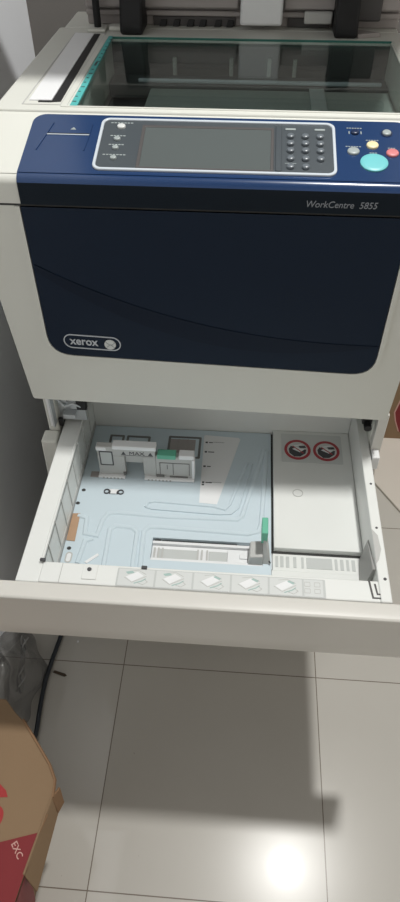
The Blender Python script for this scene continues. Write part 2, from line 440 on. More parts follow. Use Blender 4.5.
for G in ff:
    for r0, r1 in zip(G, G[1:]):
        for k in range(XN): fb.bm.faces.new((r0[k], r0[k+1], r1[k+1], r1[k]))
for i in range(len(ff[0])-1):
    for k in (0, XN): fb.bm.faces.new((ff[0][i][k], ff[0][i+1][k], ff[1][i+1][k], ff[1][i][k]))
for i in (0, -1):
    for k in range(XN): fb.bm.faces.new((ff[0][i][k], ff[0][i][k+1], ff[1][i][k+1], ff[1][i][k]))
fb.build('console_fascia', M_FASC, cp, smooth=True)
# recess for the card slot, left of the panel
MB().box(0, 0, 0, 0, 0, 0).bm.free()
b = MB(); b.prism([(-.235,-.0572),(-.184,-.0572),(-.184,-.0588),(-.235,-.0588)], PAN, PH, PH + .0006); b.build('card_slot', M_BLACK, pn)
b = MB(); b.prism([(-.2345,-.0590),(-.184,-.0590),(-.184,-.0602),(-.236,-.0602)], PAN, PH, PH + .0007); b.build('card_slot_lip', M_SILVER, pn)
b = MB(); b.ribbon([(-.231,-.038),(-.2355,-.058),(-.243,-.088)], .0016, PAN, PH, PH + .0010); b.ribbon([(-.183,-.040),(-.1835,-.059),(-.186,-.088)], .0014, PAN, PH, PH + .0009); b.each('card_slot_cheek', M_BLUE, pn)
b = MB().text('▲', .006, PAN, PH, PH + .0003, (-.206, -.052)) if False else MB().prism([(-.2085,-.0500),(-.2015,-.0500),(-.205,-.0455)], PAN, PH, PH + .0003); b.build('card_arrow_mark', M_BTNG, pn)
# display block
RO = rr(-.172, .1085, -.1215, -.0285, .010, 6); RI = rr(-.1685, .1050, -.1180, -.0320, .0075, 6)
MB().ring(RO, RI, PAN, PH - .0005, PH + .0024).build('display_surround', M_SILVER, pn, .0008)
MB().prism(rr(-.1683, .1048, -.1178, -.0322, .0074, 6), PAN, PH - .0005, PH + .0008).build('display_panel', M_DGREY, pn)
MB().ring(rr(-.1215, .0365, -.1172, -.0400, .001, 2), rr(-.1175, .0330, -.1150, -.0440, .001, 2), PAN, PH, PH + .0020).build('screen_bezel', M_LIDD, pn, .0006)
MB().prism(rr(-.1178, .0333, -.1153, -.0437, .001, 2), PAN, PH, PH + .0013).build('touchscreen', M_SCREEN, pn)
MB().prism(rr(.0385, .0455, -.1160, -.0350, .001, 2), PAN, PH, PH + .0022).build('hinge_rib', M_DGREY, pn, .0008)
for i, (x, y, r) in enumerate(((-.147,-.044,.0050),(-.149,-.067,.0040),(-.149,-.083,.0038),(-.149,-.101,.0038))):
    MB().dome(x, y, r, r*.85, PAN, PH + .0006, PH + .0034).build('service_button', M_BTNW if i == 0 else M_BTNG, pn, smooth=True)
    MB().box(0,0,0,0,0,0).bm.free()
    b = MB()
    for k in range(7 if i in (0, 3) else 5):
        xx = x - .0135 + k*.004 if i in (0, 3) else x - .009 + k*.0038
        b.prism(rr(xx, xx + .0028, y + r + .0018, y + r + .0034, .0002, 1), PAN, PH + .0006, PH + .0010)
    b.build('button_caption', M_BTNG, pn)
for r_, y in enumerate((-.0550,-.0680,-.0805,-.0945,-.1085)):
    for c_, x in enumerate((.056, .0732, .0905)):
        if r_ == 4 and c_ == 2: continue
        MB().dome(x, y, .0044, .0040, PAN, PH + .0006, PH + .0042).build('keypad_key', M_KEY, pn, smooth=True)
for x in (.056, .0905):
    MB().prism(rr(x - .0062, x + .0062, -.0425, -.0395, .001, 2), PAN, PH + .0006, PH + .0014).build('key_caption', M_BTNG, pn)
MB().prism(rr(.0495, .0625, -.1020, -.1013, .0002, 1), PAN, PH + .0006, PH + .0010).build('key_divider', M_BTNG, pn)
for nm, x, y, rx, ry, m in (('start_button', .1510, -.0965, .0158, .0150, M_CYAN), ('interrupt_button', .151, -.066, .0070, .0064, M_YELL),
        ('stop_button', .173, -.079, .0072, .0066, M_RED), ('clear_button', .1285, -.0775, .0070, .0062, M_BTNG), ('power_button', .169, -.043, .0052, .0050, M_BTNG), ('energy_button', .132, -.0430, .0048, .0044, M_BTNB)):
    MB().dome(x, y, rx, ry, PAN, PH - .0002, PH + .0026).build(nm, m, pn, smooth=True)
MB().ring(circ(.169, -.043, .0068), circ(.169, -.043, .0054), PAN, PH, PH + .0008).build('power_ring', M_BTNB, pn)
for x, y, w in ((.132,-.0355,.019),(.151,-.0570,.014),(.1285,-.0690,.017),(.173,-.0702,.009),(.151,-.0795,.008)):
    b = MB(); k = 0; xx = x - w/2
    while xx < x + w/2 - .001:
        b.prism(rr(xx, xx + .0022, y, y + .0013, .0002, 1), PAN, PH, PH + .0003); xx += .0031
    b.build('button_caption', M_BTNG, pn)
b = MB(); [b.prism(rr(x, x + .0012, -.0455, -.0405, .0002, 1), PAN, PH, PH + .0003) for x in (.1245, .1385)]; b.build('button_caption', M_BTNG, pn)
nm_f = lambda u, v, h: (u, -.1366 + (.9665-v)*-.0 - h - .0002, v)
MB().text('WorkCentre  5855', .0108, nm_f, -.0004, .0004, (.0750, .9512), (1, 0), (0, 1), shear=.18, sx=.95).build('model_lettering', M_MODEL, pn)

# --- platen deck
ox0, ox1, oy0, oy1 = -.314, .246, -.0150, .365
gx0, gx1, gy0, gy1 = -.2175, .2175, .0000, .3060
dk = MB(); dk.ring(rr(ox0, ox1, oy0, oy1, .004, 3), rr(gx0, gx1, gy0, gy1, .002, 3), FXY(0), .944, 1.0075)
dk.box(-.306, .238, .365, .470, .93, 1.0075)
deck = dk.build('platen_deck', M_SHELL, cp, .0025)
b = MB(); b.ring(rr(-.2305, .2300, -.0035, .3190, .003, 3), rr(-.2225, .2215, -.0003, .3120, .003, 3), FXY(1.0075), -.001, .0012); b.build('glass_bezel', M_SHELL, deck, .0006)
b = MB(); b.prism([(-.2745,.0165),(-.2455,.0165),(-.2485,.3250),(-.2790,.3270)], FXY(1.0075), -.001, .0016); b.build('calibration_strip', M_WHITE, deck)
b = MB(); b.prism([(-.2450,.0125),(-.2335,.0150),(-.2390,.3260),(-.2482,.3250)], FXY(1.0075), -.001, .0009); b.prism([(-.262,.0120),(-.2450,.0120),(-.2450,.0160),(-.262,.0160)], FXY(1.0075), -.001, .0009); b.build('scan_slit', M_BLACK, deck)
b = MB(); b.ring(rr(-.2810, -.2300, .0030, .3320, .001, 2), rr(-.2795, -.2315, .0045, .3305, .001, 2), FXY(1.0075), -.001, .0006); b.build('slit_frame', M_GUIDE, deck)
b = MB(); b.ribbon([(-.2270,.0020),(-.2290,.3120)], .0022, FXY(1.0075), -.0005, .0006); b.build('deck_groove', M_GUIDE, deck)
b = MB(); b.prism([(-.2185,-.0010),(-.2095,-.0010),(-.2160,.3120),(-.2225,.3120)], FXY(1.0080), -.001, .0010); b.build('teal_scale', M_TEAL, deck)
b = MB()
for k in range(16):
    y = .012 + k*.0185; b.box(-.2180, -.2150 if k % 3 else -.2130, y, y + (.0025 if k != 8 else .016), 1.0086, 1.0093)
b.build('scale_mark', M_INT, deck)
MB().prism(rr(gx0 + .0006, gx1 - .0006, gy0 + .0006, gy1 - .0006, .001, 2), FXY(1.0075), -.0035, 0).build('platen_glass', M_GLASS, cp)
MB().box(gx0 - .001, gx1 + .001, .3060, .3095, 1.0065, 1.0090).build('glass_edge', M_TEALD, deck)
# inside the scanner, below the glass
inn = MB(); inn.box(gx0, gx1, gy0, gy1, .9305, .934)
inn.box(gx0, gx1, gy1 - .002, gy1, .934, 1.003)
inn.build('scanner_well', M_INT, cp)
b = MB(); b.box(-.150, .2165, .030, .240, .934, .957); b.build('lens_cover', M_INTG, cp, .002)
car = MB().box(-.2160, .2160, .244, .290, .940, .962).build('scan_carriage', M_INT, cp, .003)
b = MB(); b.box(-.17, .205, .246, .252, .962, .968); b.build('light_bar', M_SILVER, car, .002)
b = MB(); b.box(.095, .118, .060, .244, .9575, .960); b.build('ribbon_cable', M_BTNW, car, .001)
for x in (-.12, -.03, .03, .07):
    MB().box(x, x + .006, .290, .300, .940, .985).build('carriage_bracket', M_INTG, car, .001)

# --- document feeder lid, tipped up on its hinges
TH = math.radians(56); HY, HZ = .372, 1.062
def LID(u, v, h):                              # v along the lid from the hinge, h towards the outside
    d = Vector((0, -cos(TH), sin(TH))); n = Vector((0, sin(TH), cos(TH)))
    p = Vector((u, HY, HZ)) + d*v + n*h; return tuple(p)
lid = MB().prism(rr(-.300, .262, .030, .560, .015, 4), LID, 0, .165).build('document_feeder', M_LID, cp, .010)
MB().prism(rr(-.230, .230, .050, .540, .008, 3), LID, -.010, 0).build('platen_pad', M_LIDD, lid, .003)  # white pad coloured dark, so the glass mirrors it as unlit
MB().prism(rr(-.285, -.245, .040, .540, .004, 3), LID, -.006, 0).build('feed_guide', M_LIDD, lid, .002)
b = MB(); b.box(-.270, .238, .388, .465, 1.0075, 1.034); b.box(-.270, .238, .380, .388, 1.022, 1.030); b.build('hinge_housing', M_LID, cp, .002)
b = MB(); b.box(-.268, -.02, .3705, .386, 1.0345, 1.060); b.box(.052, .238, .3705, .386, 1.0345, 1.060); b.box(-.268, .238, .386, .460, 1.0345, 1.046); b.each('feeder_rear_rail', M_LID, cp, .003)
b = MB(); b.box(-.160, -.025, .3835, .3875, 1.0080, 1.0215); b.box(.060, .128, .3835, .3875, 1.0080, 1.0215); b.each('housing_recess', M_LIDD, cp, .001)
for k, x in enumerate((-.150, -.128, -.105, -.085, -.060, -.040)):
    MB().hexa(((x, .378, 1.008), (x+.010, .378, 1.008), (x+.012, .3835, 1.008), (x+.002, .3835, 1.008), (x+.003, .380, 1.017), (x+.012, .380, 1.017), (x+.013, .3835, 1.017), (x+.004, .3835, 1.017))).build('housing_rib', M_BLACK, cp)
for x in (-.206, .131):
    hg = MB()
    pr = [(.322, 1.0076), (.320, 1.020), (.326, 1.036), (.335, 1.060), (.343, 1.085), (.385, 1.085), (.385, 1.0076)]
    hg.prism(pr, lambda u, v, h: (x + h, u, v), 0, .036)
    hg.build('lid_hinge', M_BLACK, cp, .004)
MB().prism(circ(-.247, .352, .0058, n=16), FXY(1.0075), 0, .075).build('sensor_post', M_BLACK, cp, .001)
b = MB(); b.box(-.262, -.232, .335, .366, 1.0075, 1.012); b.box(-.228, -.208, .345, .366, 1.0075, 1.014); b.each('hinge_foot', M_SHELL, cp, .002)
MB().box(-.017, .050, .352, .370, 1.016, 1.075).build('hinge_cover', M_WHITE, cp, .004)
b = MB(); b.box(.168, .205, .362, .372, 1.022, 1.075); b.build('spring_housing', M_LIDD, cp, .003)
b = MB(); b.box(.085, .129, .360, .371, 1.018, 1.0345); b.build('hinge_bracket', M_GUIDE, cp, .002)
b = MB(); b.prism([(.168, .325), (.205, .338), (.176, .352), (.168, .352)], FXY(1.0075), 0, .006); b.build('hinge_wedge', M_LID, cp, .001)

# --- the open paper tray
tr = MB()
tr.box(-.275, -.2435, -.403, .010, .455, .5505)            # left wall
tr.box(-.2470, -.2435, -.371, .010, .545, .5545)           # raised inner lip
tr.box(.2075, .2225, -.403, .010, .455, .553)              # right wall
tr.box(-.2435, .2075, -.028, -.018, .455, .553)            # rear wall
tr.box(-.2435, .2075, -.403, -.018, .455, .470)            # bottom
tr.box(-.2435, .2075, -.403, -.371, .470, .552)            # front shelf
tray = tr.build('paper_tray', M_TRAY, cp, .0015)
MB().box(-.270, .218, -.400, .005, .4500, .4549).build('underside_dark_plate', M_SLOT, tray)  # unseen plate, added to darken the tray's reflection in the floor
MB().box(-.3225, .2460, -.1347, -.1300, .9412, .9440).build('door_gap', M_DARK, cp)
for k in range(9):
    y = -.345 + k*.040
    MB().box(-.2437, -.2420, y, y + .0014, .484, .5545).build('wall_rib', M_RIB, tray)
b = MB(); b.box(-.2436, -.2425, -.370, -.03, .482, .492); b.build('wall_foot', M_GUIDE, tray)
# front panel: undercut face with a rounded lip
fp = [(-.4035, .5515), (-.4200, .5525), (-.4275, .5515), (-.4297, .5490), (-.4280, .5440), (-.4205, .4640), (-.4205, .4580), (-.4120, .4230), (-.4040, .4180), (-.4035, .4300)]
b = MB(); b.prism(fp, lambda u, v, h: (h, u, v), -.330, .2575); fr = b.build('tray_front', M_FRONT, tray, .0015)
# lift plate: pale blue steel with a window near the front
ZP = .482
def plate_poly(b, x0, x1, y0, y1): b.box(x0, x1, y0, y1, .4745, ZP)
b = MB()
wx0, wx1, wy0, wy1 = -.1095, .0590, -.3110, -.2700
plate_poly(b, -.2420, wx0, -.3680, -.030); plate_poly(b, wx1, .0715, -.3680, -.030)
plate_poly(b, wx0, wx1, wy1, -.030); plate_poly(b, wx0, wx1, -.3680, wy0)
lp = b.build('lift_plate', M_PLATE, tray)
E1 = FXY(ZP)
def pressing(pts, w=.0090, h=.0022): MB().ribbon(pts, w, E1, -.0003, h).build('pressed_rib', M_EMB, lp, smooth=True)
pressing([(-.2330,-.236),(-.2180,-.240),(-.2150,-.2700),(-.1960,-.2730),(-.1920,-.2420),(-.1860,-.2290),(-.1700,-.2260),(-.0900,-.2290),(.0180,-.2270),(.0260,-.2200),(.0600,-.0700)])
pressing([(-.2010,-.2790),(-.2120,-.2840),(-.2160,-.3250)])
pressing([(-.1760,-.3300),(-.1780,-.2600),(-.1700,-.2520),(-.1430,-.2540),(-.1350,-.2620),(-.1330,-.3300)])
pressing([(-.1220,-.3300),(-.1250,-.2600),(-.1180,-.2510),(-.1000,-.2500),(.0350,-.2540),(.0520,-.2480),(.0560,-.2350),(.0640,-.0750)])
pressing([(-.1290,-.2120),(-.1260,-.2020),(-.1150,-.1990),(-.0200,-.2030),(-.0020,-.2080),(.0060,-.1970),(.0310,-.1040)], .006)
pressing([(-.1290,-.2120),(-.1180,-.2155),(-.0100,-.2190),(.0080,-.2170),(.0200,-.2040),(.0400,-.1060)], .003)
MB().prism([(-.2060,-.322),(-.2020,-.325),(-.1860,-.309),(-.1890,-.306)], E1, -.0003, .0012).build('pressed_rib', M_WHITE, lp)
b = MB(); [b.prism(circ(x, y, .0033, .0030, n=16), E1, -.0003, .0004) for x, y in ((-.2345,-.1830),(-.2385,-.2110),(-.2340,-.2990))]; b.each('plate_hole', M_DARK, lp)
MB().ring(rr(-.2365, -.2260, -.3250, -.3060, .0050, 5), rr(-.2345, -.2280, -.3230, -.3080, .0032, 5), E1, -.0003, .0005).build('slotted_hole', M_GUIDE, lp)
MB().prism(rr(-.2345, -.2280, -.3230, -.3080, .0032, 5), E1, -.0003, .0003).build('slotted_hole', M_WHITE, lp)
MB().prism([(-.2420,-.2330),(-.2300,-.2320),(-.2280,-.2860),(-.2415,-.2850)], E1, -.0003, .0014).build('friction_pad', M_CORK, lp, .0004)
# recessed frames in the plate behind the guide
b = MB()
for x0, x1, y0, y1 in ((-.212, -.186, -.090, -.052), (-.182, -.140, -.075, -.052), (-.108, -.050, -.100, -.048)):
    b.ring(rr(x0, x1, y0, y1, .002, 2), rr(x0 + .004, x1 - .004, y0 + .004, y1 - .004, .001, 2), E1, -.0003, .0007)
b.each('plate_cutout', M_SLOT, lp)
b = MB(); b.box(-.108, -.060, -.094, -.055, ZP - .0002, ZP + .0003); b.box(-.090, -.088, -.094, -.055, ZP, ZP + .001); b.box(-.074, -.072, -.094, -.055, ZP, ZP + .001); b.build('cutout_floor', M_LID, lp)
# little clip on the plate
b = MB()
for x in (-.1960, -.1730): b.ring(circ(x, -.1840, .0050, n=20), circ(x, -.1840, .0034, n=20), E1, -.0002, .0022)
b.prism(rr(-.1925, -.1765, -.1885, -.1795, .001, 2), E1, 0, .0005); b.build('plate_clip', M_INKD, lp, .0004)
MB().prism([(-.1895,-.1890),(-.1795,-.1890),(-.1795,-.1840),(-.1765,-.1800),(-.1925,-.1800),(-.1895,-.1840)], E1, .0004, .0030).build('clip_tongue', M_WHITE, lp, .0005)
# capacity scale sticker
st = MB().prism([(-.0460,-.0440),(-.0430,-.0420),(.0150,-.0450),(.0180,-.0490),(-.0150,-.1985),(-.0440,-.1970)], E1, -.0002, .0006).build('capacity_sticker', M_WHITE, lp)
b = MB()
for k, y in enumerate((-.0600, -.0830, -.1170, -.1530)):
    b.prism(rr(-.0425, -.0385, y - .0018, y + .0018, .0004, 1), E1, .0006, .0009); b.prism(rr(-.0365, -.0300 + .004*(k % 2), y - .0009, y + .0009, .0003, 1), E1, .0006, .0009)
    if k in (0, 3): b.prism(rr(-.030, -.010, y + .0009, y + .0013, .0001, 1), E1, .0006, .0009)
b.prism(rr(-.0425, -.0385, -.1595, -.1565, .0004, 1), E1, .0006, .0009)
b.build('sticker_print', M_GUIDE, st) if False else b.build('capacity_print', M_INKD, tray)
# front guide rail in the window
rl = MB(); rl.box(wx0, .0735, wy0 - .0, wy1, .4705, .4745); rl.box(wx0, wx1, wy0, wy0 + .006, .4745, .4800); rl.box(wx0, wx1, wy1 - .009, wy1 - .004, .4745, .4800)
rail = rl.build('guide_rail', M_WHITE, tray, .0008)
b = MB(); b.box(wx0 + .003, wx0 + .012, wy1 - .0035, wy1 - .001, .4745, .4790); b.box(-.095, .020, wy1 - .0035, wy1 - .0005, .4745, .4765); b.box(.010, .024, -.2900, -.2860, .4745, .4770); b.box(.012, .024, -.3050, -.3010, .4745, .4770); b.each('rail_gap', M_DARK, rail)
b = MB(); [b.box(x0, x1, -.3040, -.2860, .4744, .4760) for x0, x1 in ((-.100, -.040), (-.022, .006))]; b.each('rail_slot', M_LABEL, rail)
b = MB(); [b.box(x, x + .0025, -.3040, -.2850, .4745, .4775) for x in (-.106, -.100, -.094, -.040, -.034, -.026)]; b.build('rail_tooth', M_GUIDE, rail)
b = MB()
b.box(.0735, .2070, -.315, -.2835, .4705, .4790); sr = b.build('side_rail', M_TRAY, tray, .0008)
b = MB(); [b.box(x0, x1, -.3085, -.2895, .4788, .4797) for x0, x1 in ((.0780,.0820),(.0850,.0900),(.0935,.0985),(.1045,.1090),(.1165,.1200),(.1240,.1620),(.1660,.1700),(.1740,.1790),(.1830,.1870),(.1910,.1960))]; b.each('rail_slot', M_LABEL, sr)
MB().box(.0735, .2070, -.2850, -.2815, .4790, .4800).build('rail_shadow_gap', M_DARK, sr)
b = MB(); b.box(.0720, .2070, -.371, -.315, .4705, .4800); b.build('front_ledge', M_TRAY, tray, .0008)
# right-hand compartment
rs = MB().box(.0750, .2070, -.2815, -.0285, .4705, .4900).build('side_platform', M_TRAY, tray, .001)
MB().box(.0716, .0749, -.2815, -.0285, .4705, .4790).build('plate_gap', M_DARK, tray)
E2 = FXY(.4900)
MB().ring(circ(.114, -.172, .0085, .0080), circ(.114, -.172, .0072, .0067), E2, -.0002, .0006).build('moulding_mark', M_GUIDE, rs)
lbp = MB().prism(rr(.0890, .1925, -.1040, -.0360, .002, 2), E2, -.0002, .0004).build('warning_label', M_LABELD, rs)
for cx in (.1165, .1655):
    cy = -.0745; e = .0004
    MB().prism(circ(cx, cy, .0200, .0205), E2, e, e + .0002).build('prohibition_field', M_LABELD, rs)
    b = MB(); b.ring(circ(cx, cy, .0225, .0235, 40), circ(cx, cy, .0178, .0185, 40), E2, e, e + .0006); b.build('prohibition_ring', M_SIGNRED, rs)
    b = MB(); b.prism([(cx-.0150,cy+.001),(cx-.0110,cy+.0085),(cx-.002,cy+.0030),(cx+.0150,cy+.0010),(cx+.0135,cy-.0080),(cx+.004,cy-.0160),(cx-.006,cy-.0165),(cx-.0140,cy-.0080)], E2, e, e + .0004)
    b.prism([(cx+.002,cy+.0090),(cx+.0130,cy+.0100),(cx+.0150,cy+.0050),(cx+.004,cy+.0040)], E2, e, e + .0004)
    b.build('tray_pictogram', M_INKD, rs)
    b = MB(); b.prism([(cx-.0090,cy+.0010),(cx-.0020,cy+.0060),(cx+.0120,cy+.0010),(cx+.0040,cy-.0060)], E2, e + .0004, e + .0006); b.prism([(cx-.0075,cy+.0095),(cx+.0060,cy+.0135),(cx+.0090,cy+.0115),(cx-.0040,cy+.0075)], E2, e, e + .0005); b.build('sheet_pictogram', M_WHITE, rs)
    b = MB(); b.ribbon([(cx-.0080,cy+.0080),(cx+.0100,cy-.0080)], .0028, E2, e + .0002, e + .0008); b.build('prohibition_bar', M_SIGNRED, rs)
# right wall fittings
b = MB(); b.hexa(((.1960,-.352,.480),(.2076,-.352,.480),(.2076,-.286,.480),(.2030,-.286,.480),(.2035,-.350,.548),(.2076,-.350,.548),(.2076,-.286,.530),(.2050,-.290,.530))); b.build('corner_bracket', M_LABELG, tray, .001)
b = MB(); b.prism([(.2080,-.2860),(.2150,-.2960),(.2170,-.3200),(.2120,-.3380),(.2080,-.3440)], FXY(.553), -.0002, .0006); b.build('wall_notch', M_GUIDE, tray)
b = MB(); b.prism(circ(.2165, -.368, .0022, n=14), FXY(.553), -.0002, .0006); b.prism(circ(.2160, -.200, .0018, n=14), FXY(.553), -.0002, .0006); b.prism(circ(.2150, -.283, .0018, n=14), FXY(.553), -.0002, .0006); b.each('wall_hole', M_INKD, tray)
FS = FXY(.552)
b = MB(); b.prism([(.1940,-.3720),(.1965,-.3720),(.1990,-.3965),(.2180,-.3965),(.2180,-.3985),(.1968,-.3985)], FS, -.0002, .0006); b.prism([(.2010,-.3760),(.2035,-.3760),(.2050,-.3905),(.2120,-.3905),(.2120,-.3925),(.2032,-.3925)], FS, -.0002, .0006); b.each('corner_groove', M_LIDD, tray)
# shelf fittings
MB().prism(rr(-.1870, -.1670, -.3960, -.3725, .0012, 2), FS, -.0002, .0016).build('screw_plate', M_TRAY, tray, .0006)
b = MB(); b.dome(-.1780, -.3810, .0030, .0028, FS, .0016, .0034, 16); b.build('screw', M_INKD, tray)
b = MB(); b.box(-.2475, -.2400, -.3730, -.3690, .5530, .5570); b.box(-.1085, -.1010, -.3750, -.3705, .5515, .5550); b.each('edge_clip', M_INKD, tray, .0006)
b = MB(); b.prism(rr(-.2165, -.2155, -.4030, -.3720, .0002, 1), FS, -.0002, .0004); b.build('shelf_seam', M_GUIDE, tray)
# instruction strip with six little pictures
SKE = lambda L: [(u, v + .004*(u + .14)/.28*0) for u, v in L]
ins = MB().prism(rr(-.1400, .1370, -.4025, -.3745, .0012, 2), FS, -.0001, .0003).build('instruction_strip', M_LABEL, tray)
xs = [-.1385, -.0880, -.0375, .0130, .0630, .1080, .1355]
for k in range(6):
    xa, xb = xs[k] + .0008, xs[k+1] - .0018
    MB().prism(rr(xa, xb, -.4012, -.3758, .0008, 2), FS, .0003, .0005).build('instruction_frame', M_LABELD, tray)
    cx = (xa + xb)/2; b = MB(); w = MB(); g = MB()
    if k < 5:
        w.prism([(cx-.014,-.3880),(cx+.001,-.3795),(cx+.010,-.3855),(cx-.005,-.3950)], FS, .0005, .0007)
        g.prism([(cx-.015,-.3805),(cx-.006,-.3785),(cx-.003,-.3815),(cx-.012,-.3835)] if k < 2 else [(cx+.004,-.3790),(cx+.012,-.3820),(cx+.010,-.3845),(cx+.002,-.3812)], FS, .0005, .0008)
        g.ribbon([(cx-.002,-.3975),(cx+.008,-.3935),(cx+.013,-.3895)], .0018, FS, .0004, .0008)
        b.ribbon([(cx-.016,-.3890),(cx-.0145,-.3895),(cx-.005,-.3962),(cx+.0135,-.3858)], .0009, FS, .0004, .0008)
        b.ribbon([(cx+.002,-.3960),(cx+.010,-.3990),(cx+.016,-.3945),(cx+.011,-.3900)], .0009, FS, .0004, .0008)
        b.ribbon([(cx-.010,-.3790),(cx+.002,-.3770),(cx+.013,-.3830)], .0008, FS, .0004, .0008)
        w.build('sheet_drawing', M_WHITE, tray)
        g.build('green_drawing', M_PRINTG, tray)
    else:
        for ux in (-.008, .005):
            for vy in (-.383, -.393):
                b.ring(rr(cx+ux-.004, cx+ux+.004, vy-.0035, vy+.0035, .0006, 1), rr(cx+ux-.0033, cx+ux+.0033, vy-.0028, vy+.0028, .0004, 1), FS, .0004, .0007)
    b.build('line_drawing', M_GUIDE, tray)
# rear paper guide marked MAX
YG = -.1480
gd = MB()
gd.box(-.2130, -.1180, YG, YG + .011, .5300, .5500)          # taller left half, top strip
gd.box(-.2130, -.1690, YG, YG + .011, .4830, .5300)
gd.box(-.1390, -.1180, YG, YG + .011, .4830, .5300)
gd.box(-.1690, -.1390, YG + .006, YG + .011, .5100, .5300)
gd.box(-.1180, -.0560, YG, YG + .011, .4830, .5340)          # lower right half
guide = gd.build('paper_guide', M_GUIDE, tray, .0012)
b = MB(); b.box(-.1870, -.1165, YG - .0015, YG + .0135, .5460, .5540); b.box(-.2140, -.1975, YG - .001, YG + .012, .5410, .5485); b.box(-.0800, -.0555, YG - .0015, YG + .013, .5300, .5390)
b.box(-.2150, -.1700, YG - .0075, YG + .0135, .4822, .4862); b.box(-.1380, -.0550, YG - .0075, YG + .0135, .4822, .4862); b.box(-.0590, -.0545, YG - .003, YG + .0125, .4862, .5300); b.each('guide_trim', M_WHITE, tray, .0012)
MB().box(-.1150, -.0850, YG - .0025, YG + .012, .5300, .5390).build('green_release_tab', M_GREEN, tray, .001)
G1 = FXZ(YG)
MB().ring(rr(-.2095, -.1875, .5080, .5400, .001, 2), rr(-.2078, -.1892, .5097, .5383, .001, 2), G1, -.0002, .0010).build('guide_window', M_INKD, tray)
MB().prism(rr(-.2078, -.1892, .5097, .5383, .001, 2), G1, -.0002, .0004).build('guide_window_pane', M_LABEL, tray)
b = MB().text('MAX', .0105, G1, -.0001, .0005, (-.1480, .5345), (1, 0), (0, 1), bold=0, align='CENTER', sx=1.12)
for x in (-.1695, -.1260): b.prism([(x-.0036,.5345),(x+.0036,.5345),(x,.5415)], G1, -.0001, .0005)
b.ribbon([(-.1740,.5330),(-.1215,.5330)], .0009, G1, -.0001, .0004)
b.build('max_lettering', M_INKD, tray)
b = MB(); [b.box(x, x + .0010, YG - .0006, YG, .4920, .5200) for x in (-.1120, -.0905, -.0640)]; b.box(-.1120, -.0640, YG - .0006, YG, .5190, .5202); b.box(-.1000, -.0990, YG - .0006, YG, .5050, .5150); b.build('guide_line', M_SLOT, tray)
b = MB(); b.box(-.1180, -.1050, YG - .0015, YG + .004, .4862, .4910); b.box(-.1730, -.1690, YG - .002, YG + .004, .4862, .4930); b.box(-.0960, -.0660, YG - .0012, YG + .002, .4862, .4890); b.each('guide_slot', M_SLOT, tray)
b = MB(); [b.box(x, x + .0026, YG - .0078, YG - .0070, .4825, .4858) for x in (-.207, -.201, -.195, -.189, -.183, -.177, -.132, -.126, -.120, -.114, -.108, -.102, -.096)]; b.each('guide_grip', M_GUIDE, tray)
MB().box(-.2290, -.2150, YG - .006, YG + .006, ZP, ZP + .0012).build('guide_track_end', M_LID, tray)
# front paper guide with a green pinch tab
b = MB(); b.hexa(((.0360,-.3085,.4760),(.0580,-.3085,.4760),(.0580,-.2745,.4760),(.0380,-.2745,.4760),(.0390,-.3060,.4960),(.0580,-.3060,.4990),(.0580,-.2770,.4990),(.0395,-.2770,.4960)))
b.hexa(((.0580,-.3085,.4760),(.0715,-.3085,.4760),(.0690,-.2745,.4760),(.0580,-.2745,.4760),(.0570,-.2960,.5260),(.0615,-.2960,.5260),(.0615,-.2700,.5260),(.0570,-.2700,.5260)))
b.build('front_guide', M_GUIDE, tray, .0012)
b = MB(); b.box(.0540, .0628, -.2960, -.2670, .5180, .5430); b.build('green_pinch_tab', M_GREEN, tray, .001)
b = MB(); b.box(.0060, .0360, -.3060, -.2840, .4755, .4790); b.box(.0240, .0360, -.2990, -.2905, .4790, .4810); b.build('guide_foot', M_WHITE, tray, .0008)
b = MB(); b.tube([(.0630, -.2990, .4900), (.0700, -.3080, .4870)], .0010, 6); b.build('guide_spring', M_BLACK, tray)

